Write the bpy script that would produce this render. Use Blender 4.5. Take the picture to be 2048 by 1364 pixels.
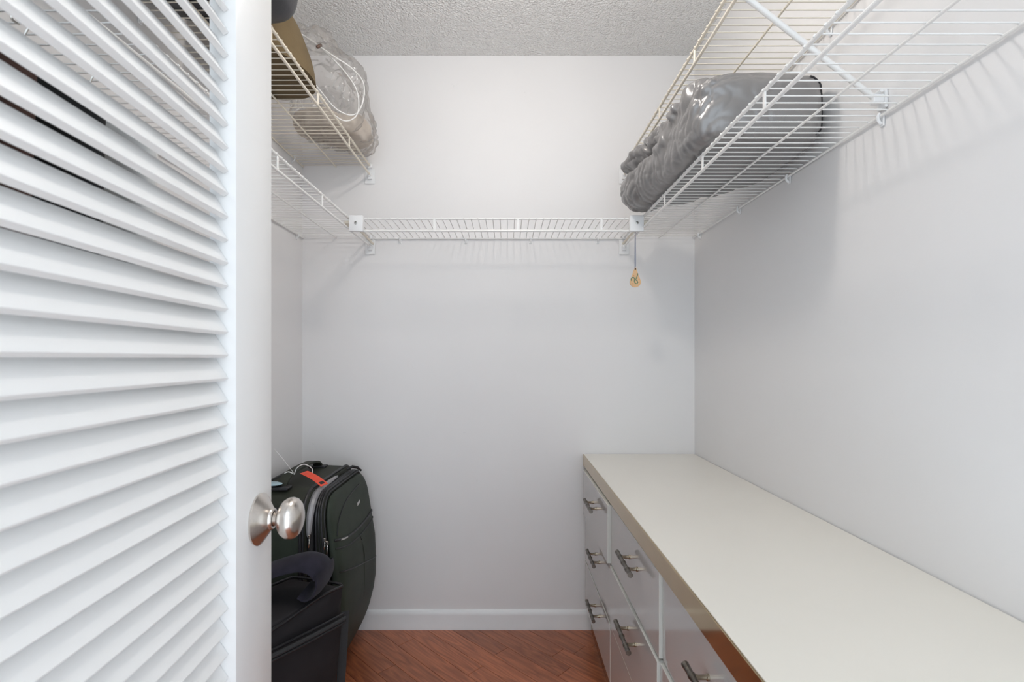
import bpy, bmesh, math, random
from mathutils import Vector, Matrix, noise
random.seed(7)
for o in list(bpy.data.objects): bpy.data.objects.remove(o)
S = bpy.context.scene
COL = S.collection
PI = math.pi

# ------------------------------------------------------------------ camera
cd = bpy.data.cameras.new('camera'); cam = bpy.data.objects.new('camera', cd); COL.objects.link(cam)
cam.location = (0, 0, 1.15); cam.rotation_euler = (PI/2, 0, 0)
cd.sensor_width = 36; cd.lens = 1000/2048*36
cd.shift_x = 9/2048; cd.shift_y = 35/2048
cd.clip_start = 0.02
cd.dof.use_dof = True; cd.dof.focus_distance = 1.7; cd.dof.aperture_fstop = 8
S.camera = cam
# ------------------------------------------------------------------ light
W = bpy.data.worlds.new('world'); S.world = W; W.use_nodes = True
bgn = W.node_tree.nodes['Background']
bgn.inputs[0].default_value = (0.81, 0.91, 1.0, 1); bgn.inputs[1].default_value = 1.75
S.view_settings.view_transform = 'Standard'; S.view_settings.look = 'None'
S.view_settings.gamma = 1; S.view_settings.use_curve_mapping = False
S.view_settings.exposure = 0.38
BULB = 72.0          # emission strength of the ceiling bulb
BULBC = (1.0, 0.94, 0.88)

# ------------------------------------------------------------------ room
XL, XR, YB, YF, ZC = -0.874, 0.797, 2.13, -0.35, 2.44

# ------------------------------------------------------------------ helpers
OFF = {}
def mkmesh(bm, name, smooth=35):
    bmesh.ops.recalc_face_normals(bm, faces=bm.faces[:])
    me = bpy.data.meshes.new(name); bm.to_mesh(me); bm.free()
    if smooth:
        for p in me.polygons: p.use_smooth = True
        me.set_sharp_from_angle(angle=math.radians(smooth))
    return me
def off(p): return OFF.get(p.name, Vector((0,0,0))) if p else Vector((0,0,0))
def put(name, me, m, parent=None, loc=None, rot=None, world=True):
    """link a mesh object; loc is in world axes unless the parent is rotated (world=False)"""
    o = bpy.data.objects.new(name, me); COL.objects.link(o)
    if m and not me.materials: me.materials.append(m)
    l = Vector(loc) if loc is not None else Vector((0,0,0))
    if parent:
        o.parent = parent
        o.location = l - off(parent) if world else l
    else:
        o.location = l
    OFF[o.name] = l.copy() if world else Vector((0,0,0))
    if rot: o.rotation_euler = rot
    return o
def obj(name, bm, m, parent=None, smooth=35, base=True):
    """bm in world coords; top-level gets its origin at its base"""
    c = Vector((0,0,0))
    if base and len(bm.verts):
        xs=[v.co.x for v in bm.verts]; ys=[v.co.y for v in bm.verts]; zs=[v.co.z for v in bm.verts]
        c = Vector(((min(xs)+max(xs))/2, (min(ys)+max(ys))/2, min(zs)))
        for v in bm.verts: v.co -= c
    return put(name, mkmesh(bm, name, smooth), m, parent, c)
def local(name, bm, m, parent, smooth=35):
    """bm in the parent's own (rotated) frame"""
    return put(name, mkmesh(bm, name, smooth), m, parent, None, None, False)
def thing(name, loc, rz=0):
    o = bpy.data.objects.new(name, None); COL.objects.link(o)
    o.empty_display_size = .05
    o.location = loc; o.rotation_euler = (0,0,rz)
    OFF[o.name] = Vector(loc)
    return o
def tag(o, label, cat=None, group=None, kind=None):
    o['label'] = label
    if cat: o['category'] = cat
    if group: o['group'] = group
    if kind: o['kind'] = kind
    return o
def B(): return bmesh.new()
def box(bm, x0,x1,y0,y1,z0,z1, bev=0, seg=2):
    t = bmesh.new(); bmesh.ops.create_cube(t, size=1)
    for v in t.verts:
        v.co = Vector(((x0+x1)/2+v.co.x*(x1-x0), (y0+y1)/2+v.co.y*(y1-y0), (z0+z1)/2+v.co.z*(z1-z0)))
    if bev: bmesh.ops.bevel(t, geom=t.edges[:], offset=bev, segments=seg, profile=.5, affect='EDGES')
    merge(bm, t); return bm
def merge(bm, t):
    me = bpy.data.meshes.new('tmp'); t.to_mesh(me); t.free(); bm.from_mesh(me); bpy.data.meshes.remove(me)
def frame(d):
    d = d.normalized(); a = Vector((0,0,1)) if abs(d.z) < .9 else Vector((1,0,0))
    u = d.cross(a).normalized(); return u, d.cross(u).normalized()
def tube(bm, pts, r, n=8, closed=False, flat=1.0, up=None):
    pts = [Vector(p) for p in pts]; N = len(pts); rings = []
    rr = r if isinstance(r, (list,tuple)) else [r]*N
    u = None
    for i,p in enumerate(pts):
        if closed: d = pts[(i+1)%N]-pts[i-1]
        else: d = pts[min(i+1,N-1)]-pts[max(i-1,0)]
        d.normalize()
        if up is not None:
            u = Vector(up); u = (u-d*u.dot(d)).normalized()
        elif u is None: u,_ = frame(d)
        else: u = (u-d*u.dot(d)).normalized()
        w = d.cross(u)
        rings.append([bm.verts.new(p+(u*math.cos(2*PI*k/n)*flat+w*math.sin(2*PI*k/n))*rr[i]) for k in range(n)])
    for i in range(N if closed else N-1):
        a,b = rings[i], rings[(i+1)%N]
        for k in range(n): bm.faces.new((a[k],a[(k+1)%n],b[(k+1)%n],b[k]))
    if not closed:
        bm.faces.new(rings[0][::-1]); bm.faces.new(rings[-1])
    return bm
def spline(pts, k=6, closed=False):
    P=[Vector(p) for p in pts]; N=len(P); out=[]
    for i in range(N if closed else N-1):
        if closed: a,b,c,d=P[i-1],P[i],P[(i+1)%N],P[(i+2)%N]
        else: a,b,c,d=P[max(i-1,0)],P[i],P[i+1],P[min(i+2,N-1)]
        for j in range(k):
            t=j/k
            out.append(.5*((2*b)+(c-a)*t+(2*a-5*b+4*c-d)*t*t+(3*b-a-3*c+d)*t**3))
    if not closed: out.append(P[-1])
    return out
def lathe(bm, prof, origin, axis, n=24):
    """prof: (distance along axis, radius)"""
    o=Vector(origin); d=Vector(axis).normalized(); u,w=frame(d); rings=[]
    for t,r in prof:
        rings.append([bm.verts.new(o+d*t+(u*math.cos(2*PI*k/n)+w*math.sin(2*PI*k/n))*max(r,1e-5)) for k in range(n)])
    for a,b in zip(rings,rings[1:]):
        for k in range(n): bm.faces.new((a[k],a[(k+1)%n],b[(k+1)%n],b[k]))
    bm.faces.new(rings[0][::-1]); bm.faces.new(rings[-1])
    return bm
def prism(bm, poly, f0, f1):
    """poly: list of 2D points; f0/f1 map a 2D point to 3D for the two ends"""
    a=[bm.verts.new(f0(p)) for p in poly]; b=[bm.verts.new(f1(p)) for p in poly]; n=len(poly)
    for k in range(n): bm.faces.new((a[k],a[(k+1)%n],b[(k+1)%n],b[k]))
    bm.faces.new(a[::-1]); bm.faces.new(b); return bm
def rrect(y0,y1,z0,z1,r,n=6,m=8):
    pts=[]
    for cy,cz,a0 in ((y1-r,z1-r,0),(y0+r,z1-r,PI/2),(y0+r,z0+r,PI),(y1-r,z0+r,1.5*PI)):
        for k in range(n+1):
            a=a0+PI/2*k/n; pts.append((cy+r*math.cos(a), cz+r*math.sin(a)))
    out=[]; q=n+1
    for c in range(4):
        seg=pts[c*q:(c+1)*q]; out+=seg; e=seg[-1]; f=pts[((c+1)*q)%(4*q)]
        for k in range(1,m): out.append((e[0]+(f[0]-e[0])*k/m, e[1]+(f[1]-e[1])*k/m))
    return out
def pad(bm, y0,y1,z0,z1,r, rings, warp=None, n=6):
    """rounded-rectangle rings stacked along x: rings = (x, inset)"""
    R=[]
    for x,i in rings:
        pts=rrect(y0+i,y1-i,z0+i,z1-i,max(r-i*.8,.012),n)
        row=[]
        for (y,z) in pts:
            c=Vector((x,y,z))
            if warp: c=Vector(warp(c))
            row.append(bm.verts.new(c))
        R.append(row)
    for a,b in zip(R,R[1:]):
        m=len(a)
        for k in range(m): bm.faces.new((a[k],a[(k+1)%m],b[(k+1)%m],b[k]))
    bm.faces.new(R[0][::-1]); bm.faces.new(R[-1])
    return bm
def softbox(bm, c, N=14, bulge=.01, rough=.003, freq=14, seed=0):
    """c: 8 corners in order (x0y0z0,x1y0z0,x0y1z0,x1y1z0, then z1)"""
    c=[Vector(p) for p in c]
    ctr=sum(c,Vector())/8
    def tri(u,v,w):
        return (c[0]*(1-u)*(1-v)*(1-w)+c[1]*u*(1-v)*(1-w)+c[2]*(1-u)*v*(1-w)+c[3]*u*v*(1-w)
               +c[4]*(1-u)*(1-v)*w+c[5]*u*(1-v)*w+c[6]*(1-u)*v*w+c[7]*u*v*w)
    t=bmesh.new()
    for ax in range(3):
        for s in (0,1):
            g=[]
            for i in range(N+1):
                row=[]
                for j in range(N+1):
                    a,b=i/N,j/N
                    uvw=[0,0,0]; uvw[ax]=s; uvw[(ax+1)%3]=a; uvw[(ax+2)%3]=b
                    p=tri(*uvw)
                    q=[0,0,0]; q[:]=uvw; q[ax]=.5
                    nrm=(p-tri(*q)).normalized()
                    p=p+nrm*bulge*(math.sin(PI*a)*math.sin(PI*b))**.6
                    row.append(t.verts.new(p))
                g.append(row)
            for i in range(N):
                for j in range(N):
                    t.faces.new((g[i][j],g[i+1][j],g[i+1][j+1],g[i][j+1]))
    bmesh.ops.remove_doubles(t, verts=t.verts[:], dist=1e-5)
    bmesh.ops.recalc_face_normals(t, faces=t.faces[:])
    bmesh.ops.smooth_vert(t, verts=t.verts[:], factor=.5, use_axis_x=True, use_axis_y=True, use_axis_z=True)
    t.normal_update()
    for v in t.verts:
        v.co += v.normal*rough*noise.noise(v.co*freq+Vector((seed,seed*2,seed*3)))*2
    merge(bm,t); return bm
def remesh(bm, voxel=.007, smooth=6):
    me=bpy.data.meshes.new('tmp'); bm.to_mesh(me); bm.free()
    o=bpy.data.objects.new('tmp',me); COL.objects.link(o)
    md=o.modifiers.new('r','REMESH'); md.mode='VOXEL'; md.voxel_size=voxel
    dg=bpy.context.evaluated_depsgraph_get(); dg.update()
    m2=bpy.data.meshes.new_from_object(o.evaluated_get(dg))
    bpy.data.objects.remove(o); bpy.data.meshes.remove(me)
    r=bmesh.new(); r.from_mesh(m2); bpy.data.meshes.remove(m2)
    for _ in range(smooth): bmesh.ops.smooth_vert(r, verts=r.verts[:], factor=.5, use_axis_x=True,use_axis_y=True,use_axis_z=True)
    r.normal_update(); return r
def ball(bm, c, r, rot=None, p=2.0, n=28):
    """superellipsoid"""
    t=bmesh.new(); bmesh.ops.create_uvsphere(t,u_segments=n*2,v_segments=n,radius=1)
    for v in t.verts:
        d=v.co.copy(); k=(abs(d.x)**p+abs(d.y)**p+abs(d.z)**p)**(1/p); d/=k
        d=Vector((d.x*r[0],d.y*r[1],d.z*r[2]))
        if rot: d.rotate(rot)
        v.co=d+Vector(c)
    merge(bm,t); return bm

# ------------------------------------------------------------------ materials
def srgb(r,g,b):
    f=lambda c:(c/255/12.92 if c/255<=.04045 else ((c/255+.055)/1.055)**2.4)
    return (f(r),f(g),f(b),1)
def mat(name, col, rough=.5, metal=0, spec=.5, var=0, vscale=8, bump=0, bscale=60, bdist=.002, coat=0, stretch=None, sheen=0):
    m=bpy.data.materials.new(name); m.use_nodes=True; nt=m.node_tree; N=nt.nodes; L=nt.links
    p=N['Principled BSDF']
    p.inputs['Base Color'].default_value=col; p.inputs['Roughness'].default_value=rough
    p.inputs['Metallic'].default_value=metal; p.inputs['Specular IOR Level'].default_value=spec
    if coat: p.inputs['Coat Weight'].default_value=coat; p.inputs['Coat Roughness'].default_value=.08
    if sheen: p.inputs['Sheen Weight'].default_value=sheen
    tc=N.new('ShaderNodeTexCoord'); mp=N.new('ShaderNodeMapping'); L.new(tc.outputs['Object'],mp.inputs[0])
    if stretch: mp.inputs['Scale'].default_value=stretch
    if var:
        n=N.new('ShaderNodeTexNoise'); n.inputs['Scale'].default_value=vscale; n.inputs['Detail'].default_value=4
        L.new(mp.outputs[0],n.inputs['Vector'])
        r=N.new('ShaderNodeValToRGB'); r.color_ramp.elements[0].position=.3; r.color_ramp.elements[1].position=.7
        r.color_ramp.elements[0].color=tuple(c*(1-var) for c in col[:3])+(1,)
        r.color_ramp.elements[1].color=tuple(min(1,c*(1+var)) for c in col[:3])+(1,)
        L.new(n.outputs['Fac'],r.inputs[0]); L.new(r.outputs[0],p.inputs['Base Color'])
    if bump:
        n=N.new('ShaderNodeTexNoise'); n.inputs['Scale'].default_value=bscale; n.inputs['Detail'].default_value=3
        L.new(mp.outputs[0],n.inputs['Vector'])
        b=N.new('ShaderNodeBump'); b.inputs['Strength'].default_value=bump; b.inputs['Distance'].default_value=bdist
        L.new(n.outputs['Fac'],b.inputs['Height']); L.new(b.outputs[0],p.inputs['Normal'])
    return m
M={}
M['wall']=mat('wall_paint',(.80,.785,.78,1),.55,bump=.12,bscale=90,bdist=.001,var=.012,vscale=2.5)
def scuffs(m):
    nt=m.node_tree; N=nt.nodes; L=nt.links; p=N['Principled BSDF']; src=p.inputs['Base Color'].links[0].from_socket
    tc=N.new('ShaderNodeTexCoord'); n=N.new('ShaderNodeTexNoise'); n.inputs['Scale'].default_value=16; n.inputs['Detail'].default_value=5; n.inputs['Roughness'].default_value=.7
    L.new(tc.outputs['Object'],n.inputs['Vector'])
    mr=N.new('ShaderNodeMapRange'); mr.inputs['From Min'].default_value=.715; mr.inputs['From Max'].default_value=.78; mr.inputs['To Max'].default_value=.16; L.new(n.outputs['Fac'],mr.inputs['Value'])
    mx=N.new('ShaderNodeMix'); mx.data_type='RGBA'; L.new(mr.outputs[0],mx.inputs['Factor']); L.new(src,mx.inputs[6]); mx.inputs[7].default_value=(.35,.34,.34,1)
    L.new(mx.outputs[2],p.inputs['Base Color'])
scuffs(M['wall'])
M['door']=mat('door_paint',(.86,.855,.845,1),.35,bump=.05,bscale=30,var=.01)
M['wire']=mat('white_vinyl_wire',(.84,.83,.81,1),.35,var=.02,vscale=20)
M['cream']=mat('cream_vinyl_wire',(.78,.72,.61,1),.4,var=.06,vscale=14)
M['plastic']=mat('white_plastic',(.82,.82,.82,1),.4,var=.02)
M['screw']=mat('screw_metal',(.45,.44,.42,1),.35,metal=1)
M['base']=mat('baseboard_paint',(.83,.83,.83,1),.35,var=.015,vscale=12)
M['lam']=mat('dresser_top_laminate',(.78,.745,.675,1),.28,var=.012,vscale=5)
M['lacq']=mat('grey_gloss_lacquer',(.50,.475,.46,1),.09,coat=.3,var=.01,vscale=4)
M['edge']=mat('drawer_edge',(.62,.61,.57,1),.35,var=.01)
M['brass']=mat('bronze_mirror_trim',(.56,.44,.275,1),.08,metal=1,var=.06,vscale=9)
M['pewter']=mat('pewter_handle',(.17,.155,.135,1),.38,metal=1,var=.35,vscale=90)
M['post']=mat('brass_post',(.42,.36,.27,1),.25,metal=1,var=.1,vscale=50)
M['nickel']=mat('brushed_nickel',(.70,.66,.62,1),.24,metal=1,var=.05,vscale=40,stretch=(1,9,9))
M['green']=mat('green_nylon',(.029,.032,.023,1),.62,spec=.3,var=.2,vscale=6,bump=.25,bscale=900,bdist=.0006)
M['greens']=mat('green_nylon_panel',(.030,.039,.028,1),.6,spec=.3,var=.25,vscale=7,bump=.25,bscale=900,bdist=.0006)
M['trim']=mat('black_trim',(.012,.012,.014,1),.42,var=.1)
M['zip']=mat('zipper_tape',(.016,.017,.019,1),.5,bump=.5,bscale=500)
M['liner']=mat('grey_satin_liner',(.30,.29,.30,1),.3,var=.2,vscale=20)
M['steel']=mat('zipper_pull_metal',(.62,.60,.57,1),.25,metal=1,var=.05)
M['bblack']=mat('black_canvas',(.021,.019,.021,1),.75,var=.2,vscale=8,bump=.3,bscale=800,bdist=.0006,spec=.25)
M['navy']=mat('navy_fleece',(.020,.018,.028,1),.9,var=.25,vscale=30,bump=.6,bscale=500,bdist=.001,spec=.2,sheen=.06)
M['web']=mat('grey_webbing',(.026,.027,.029,1),.75,bump=.5,bscale=300)
M['red']=mat('red_orange_tag',srgb(232,82,58),.5,var=.08,vscale=80)
M['blue']=mat('pale_blue_tag',srgb(165,190,200),.25,var=.05)
M['white']=mat('white_cord',(.82,.81,.79,1),.55,var=.03)
M['olive']=mat('olive_felt',(.125,.088,.042,1),.9,var=.15,vscale=10,bump=.4,bscale=200)
M['slate']=mat('slate_vinyl',(.045,.045,.05,1),.5,var=.12,vscale=8,bump=.2,bscale=120)
M['bulb']=None
def emis(name,col,s):
    m=bpy.data.materials.new(name); m.use_nodes=True; nt=m.node_tree; nt.nodes.remove(nt.nodes['Principled BSDF'])
    e=nt.nodes.new('ShaderNodeEmission'); e.inputs[0].default_value=col; e.inputs[1].default_value=s
    nt.links.new(e.outputs[0],nt.nodes['Material Output'].inputs[0]); return m
M['bulb']=emis('bulb_glass',BULBC+(1,),BULB)
# popcorn ceiling
def popcorn():
    m=mat('popcorn_ceiling',(.90,.89,.875,1),.9); nt=m.node_tree; N=nt.nodes; L=nt.links; p=N['Principled BSDF']
    tc=N.new('ShaderNodeTexCoord')
    v=N.new('ShaderNodeTexVoronoi'); v.inputs['Scale'].default_value=140; L.new(tc.outputs['Object'],v.inputs['Vector'])
    n=N.new('ShaderNodeTexNoise'); n.inputs['Scale'].default_value=120; n.inputs['Detail'].default_value=6; L.new(tc.outputs['Object'],n.inputs['Vector'])
    a=N.new('ShaderNodeMath'); a.operation='SUBTRACT'; L.new(n.outputs['Fac'],a.inputs[0]); L.new(v.outputs['Distance'],a.inputs[1])
    b=N.new('ShaderNodeBump'); b.inputs['Strength'].default_value=1.0; b.inputs['Distance'].default_value=.006
    L.new(a.outputs[0],b.inputs['Height']); L.new(b.outputs[0],p.inputs['Normal']); return m
M['pop']=popcorn()
# wood planks
def wood():
    m=bpy.data.materials.new('cherry_stained_oak'); m.use_nodes=True; nt=m.node_tree; N=nt.nodes; L=nt.links; p=N['Principled BSDF']
    tc=N.new('ShaderNodeTexCoord'); oi=N.new('ShaderNodeObjectInfo')
    ad=N.new('ShaderNodeVectorMath'); ad.operation='ADD'
    sc=N.new('ShaderNodeVectorMath'); sc.operation='SCALE'; sc.inputs['Scale'].default_value=37
    cx=N.new('ShaderNodeCombineXYZ'); 
    for i in range(3): L.new(oi.outputs['Random'],cx.inputs[i])
    L.new(cx.outputs[0],sc.inputs[0]); L.new(tc.outputs['Object'],ad.inputs[0]); L.new(sc.outputs[0],ad.inputs[1])
    mp=N.new('ShaderNodeMapping'); mp.inputs['Scale'].default_value=(1,7,1); L.new(ad.outputs[0],mp.inputs[0])
    n1=N.new('ShaderNodeTexNoise'); n1.inputs['Scale'].default_value=3.2; n1.inputs['Detail'].default_value=1.5; n1.inputs['Distortion'].default_value=.4
    L.new(mp.outputs[0],n1.inputs['Vector'])
    mu=N.new('ShaderNodeMath'); mu.operation='MULTIPLY'; mu.inputs[1].default_value=6; L.new(n1.outputs['Fac'],mu.inputs[0])
    fr=N.new('ShaderNodeMath'); fr.operation='PINGPONG'; fr.inputs[1].default_value=.5; L.new(mu.outputs[0],fr.inputs[0])
    n2=N.new('ShaderNodeTexNoise'); n2.inputs['Scale'].default_value=60; n2.inputs['Detail'].default_value=4
    mp2=N.new('ShaderNodeMapping'); mp2.inputs['Scale'].default_value=(.12,2,1); L.new(ad.outputs[0],mp2.inputs[0]); L.new(mp2.outputs[0],n2.inputs['Vector'])
    r=N.new('ShaderNodeValToRGB'); e=r.color_ramp.elements
    e[0].position=.0; e[0].color=(.315,.097,.043,1); e[1].position=.42; e[1].color=(.44,.145,.064,1)
    L.new(fr.outputs[0],r.inputs[0])
    mx=N.new('ShaderNodeMix'); mx.data_type='RGBA'; mx.blend_type='MULTIPLY'; mx.inputs['Factor'].default_value=.55
    r2=N.new('ShaderNodeValToRGB'); r2.color_ramp.elements[0].position=.35; r2.color_ramp.elements[0].color=(.62,.58,.55,1); r2.color_ramp.elements[1].position=.62; r2.color_ramp.elements[1].color=(1.15,1.1,1.05,1)
    L.new(n2.outputs['Fac'],r2.inputs[0]); L.new(r.outputs[0],mx.inputs[6]); L.new(r2.outputs[0],mx.inputs[7])
    hs=N.new('ShaderNodeHueSaturation'); mr=N.new('ShaderNodeMapRange'); mr.inputs['To Min'].default_value=.82; mr.inputs['To Max'].default_value=1.22
    L.new(oi.outputs['Random'],mr.inputs['Value']); L.new(mr.outputs[0],hs.inputs['Value']); L.new(mx.outputs[2],hs.inputs['Color'])
    L.new(hs.outputs[0],p.inputs['Base Color']); p.inputs['Roughness'].default_value=.32
    p.inputs['Coat Weight'].default_value=.25; p.inputs['Coat Roughness'].default_value=.2
    b=N.new('ShaderNodeBump'); b.inputs['Strength'].default_value=.08; b.inputs['Distance'].default_value=.001
    L.new(n2.outputs['Fac'],b.inputs['Height']); L.new(b.outputs[0],p.inputs['Normal'])
    return m
M['wood']=wood()
M['sub']=mat('plank_joint_highlight',(.60,.30,.15,1),.7,var=.1)  # subfloor tone lightened to paint in bevel highlights along the seams
M['bevel']=M['wood']
# thin plastics
def greyplastic():
    m=mat('grey_bin_liner',(.245,.236,.232,1),.27,spec=.7); nt=m.node_tree; N=nt.nodes; L=nt.links; p=N['Principled BSDF']
    p.inputs['Metallic'].default_value=.2
    tc=N.new('ShaderNodeTexCoord')
    mp=N.new('ShaderNodeMapping'); mp.inputs['Scale'].default_value=(1,.35,1.1); mp.inputs['Rotation'].default_value=(.5,.2,.5); L.new(tc.outputs['Object'],mp.inputs[0])
    n=N.new('ShaderNodeTexNoise'); n.noise_type='RIDGED_MULTIFRACTAL'; n.inputs['Scale'].default_value=16; n.inputs['Detail'].default_value=3; n.inputs['Distortion'].default_value=.6; L.new(mp.outputs[0],n.inputs['Vector'])
    b=N.new('ShaderNodeBump'); b.inputs['Strength'].default_value=.35; b.inputs['Distance'].default_value=.004
    L.new(n.outputs['Fac'],b.inputs['Height']); L.new(b.outputs[0],p.inputs['Normal']); return m
M['gbag']=greyplastic()
def clearfilm():
    m=bpy.data.materials.new('clear_plastic_film'); m.use_nodes=True; nt=m.node_tree; N=nt.nodes; L=nt.links
    N.remove(N['Principled BSDF']); out=N['Material Output']
    tc=N.new('ShaderNodeTexCoord')
    n=N.new('ShaderNodeTexNoise'); n.noise_type='RIDGED_MULTIFRACTAL'; n.inputs['Scale'].default_value=13; n.inputs['Detail'].default_value=4; n.inputs['Distortion'].default_value=.8; L.new(tc.outputs['Object'],n.inputs['Vector'])
    b=N.new('ShaderNodeBump'); b.inputs['Strength'].default_value=.6; b.inputs['Distance'].default_value=.01; L.new(n.outputs['Fac'],b.inputs['Height'])
    t=N.new('ShaderNodeBsdfTransparent'); t.inputs[0].default_value=(.985,.98,.975,1)
    d=N.new('ShaderNodeBsdfDiffuse'); d.inputs[0].default_value=(.8,.77,.74,1); L.new(b.outputs[0],d.inputs['Normal'])
    g=N.new('ShaderNodeBsdfGlossy'); g.inputs['Roughness'].default_value=.12; L.new(b.outputs[0],g.inputs['Normal'])
    f=N.new('ShaderNodeFresnel'); f.inputs[0].default_value=1.5; L.new(b.outputs[0],f.inputs['Normal'])
    m1=N.new('ShaderNodeMixShader'); m1.inputs[0].default_value=.17; tl=N.new('ShaderNodeBsdfTranslucent'); tl.inputs[0].default_value=(.85,.83,.81,1); m0=N.new('ShaderNodeMixShader'); m0.inputs[0].default_value=.5; L.new(d.outputs[0],m0.inputs[1]); L.new(tl.outputs[0],m0.inputs[2]); L.new(t.outputs[0],m1.inputs[1]); L.new(m0.outputs[0],m1.inputs[2])
    fm=N.new('ShaderNodeMath'); fm.operation='MULTIPLY'; fm.inputs[1].default_value=.55; L.new(f.outputs[0],fm.inputs[0]); m2=N.new('ShaderNodeMixShader'); L.new(fm.outputs[0],m2.inputs[0]); L.new(m1.outputs[0],m2.inputs[1]); L.new(g.outputs[0],m2.inputs[2])
    L.new(m2.outputs[0],out.inputs[0]); return m
M['clear']=clearfilm()

# ================================================================== SETTING
T=.08
def struct(name,bm,m,label,cat,parent=None):
    o=obj(name,bm,m,parent,smooth=0); return tag(o,label,cat,kind='structure')
struct('wall_back',box(B(),XL-T,XR+T,YB,YB+T,-.1,ZC+.1),M['wall'],'plain white painted wall across the end of the closet','wall')
struct('wall_left',box(B(),XL-T,XL,YF,YB,-.1,ZC+.1),M['wall'],'plain white wall behind the louvered door and the suitcase','wall')
struct('wall_right',box(B(),XR,XR+T,YF,YB,-.1,ZC+.1),M['wall'],'plain white wall above the long dresser','wall')
struct('ceiling',box(B(),XL,XR,YF,YB,ZC,ZC+.1),M['pop'],'off-white popcorn textured ceiling','ceiling')
fl=struct('floor',box(B(),XL,XR,YF,YB,-.06,-.0035),M['sub'],'reddish brown hardwood plank floor laid diagonally','floor')
# planks, 45 degrees
PW=.0755
def clip(poly):
    def cut(P,f):
        out=[]
        for i in range(len(P)):
            a,b=P[i-1],P[i]; fa,fb=f(a),f(b)
            if (fa>=0)!=(fb>=0):
                t=fa/(fa-fb); out.append((a[0]+(b[0]-a[0])*t,a[1]+(b[1]-a[1])*t))
            if fb>=0: out.append(b)
        return out
    for f in (lambda p:p[0]-XL,lambda p:XR-p[0],lambda p:p[1]-YF,lambda p:YB-p[1]):
        poly=cut(poly,f)
        if not poly: return poly
    return poly
r2=math.sqrt(.5)
s0=1.181-PW*40
for i in range(0,60):
    s=s0+PW*i                       # across coordinate (x+y)/sqrt2
    a=-2.6+random.uniform(0,.5)
    while a<1.3:
        ln=random.choice((.38,.52,.66,.8,.95))
        g=.0005
        q=[(a+g,s+g),(a+ln-g,s+g),(a+ln-g,s+PW-g),(a+g,s+PW-g)]   # (along,across); along=(x-y)/sqrt2
        P=[((u+v)*r2,(v-u)*r2) for u,v in q]
        C=clip(P); a0=a; a+=ln
        if len(C)<3: continue
        area=abs(sum(C[k-1][0]*C[k][1]-C[k][0]*C[k-1][1] for k in range(len(C))))/2
        if area<.0008: continue
        cx=sum(p[0] for p in C)/len(C); cy=sum(p[1] for p in C)/len(C)
        # plank's own frame: x along the board
        loc=[((p[0]-cx-(p[1]-cy))*r2,((p[0]-cx)+(p[1]-cy))*r2) for p in C]
        bm=B()
        m_=sum(abs(x) for x,y in loc)
        bev=.0009
        cen=(sum(x for x,y in loc)/len(loc),sum(y for x,y in loc)/len(loc))
        def ins(p):
            d=Vector((cen[0]-p[0],cen[1]-p[1])); l=d.length
            return (p[0]+(bev if p[0]<cen[0] else -bev), p[1]+(bev if p[1]<cen[1] else -bev))
        n=len(loc)
        lo=[bm.verts.new((x,y,-.0033)) for x,y in loc]; mi=[bm.verts.new((x,y,-.0005)) for x,y in loc]; hi=[bm.verts.new((*ins(p),0)) for p in loc]
        for k in range(n):
            bm.faces.new((lo[k],lo[(k+1)%n],mi[(k+1)%n],mi[k])); bm.faces.new((mi[k],mi[(k+1)%n],hi[(k+1)%n],hi[k]))
        bm.faces.new(hi); bm.faces.new(lo[::-1])
        put('plank',mkmesh(bm,'plank',0),M['wood'],fl,(cx,cy,0),(0,0,-PI/4))
# baseboards
BP=[(0,0),(.013,0),(.013,.012),(.0115,.018),(.0115,.060),(.0105,.068),(.0075,.075),(.005,.079),(0,.081)]
bm=B(); prism(bm,BP,lambda p:Vector((XL,YB-p[0],p[1])),lambda p:Vector((XR,YB-p[0],p[1])))
o=obj('baseboard_back',bm,M['base'],smooth=40); tag(o,'white moulded baseboard along the end wall','baseboard',kind='structure')
bm=B(); prism(bm,BP,lambda p:Vector((XL+p[0],YF,p[1])),lambda p:Vector((XL+p[0],YB-.0135,p[1])))
o=obj('baseboard_left',bm,M['base'],smooth=40); tag(o,'white moulded baseboard behind the luggage and door','baseboard',kind='structure')
bm=B(); prism(bm,BP,lambda p:Vector((XR-p[0],YF,p[1])),lambda p:Vector((XR-p[0],YB-.0135,p[1])))
o=obj('baseboard_right',bm,M['base'],smooth=40); tag(o,'white moulded baseboard running behind the dresser','baseboard',kind='structure')

# ceiling bulb (above and ahead of the camera, out of the frame)
LX,LY=.01,1.17
lt=thing('ceiling_light',(LX,LY,2.235)); tag(lt,'round white glowing globe on a porcelain holder under the ceiling','light')
bm=B(); lathe(bm,[(0,.0),(0,.056),(-.012,.056),(-.022,.046),(-.030,.030),(-.100,.024),(-.100,.0)],(LX,LY,ZC),(0,0,1),32); obj('lamp_holder',bm,M['plastic'],lt)
bm=B(); ball(bm,(LX,LY,2.290),(.055,.055,.055)); obj('bulb',bm,M['bulb'],lt)

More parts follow.
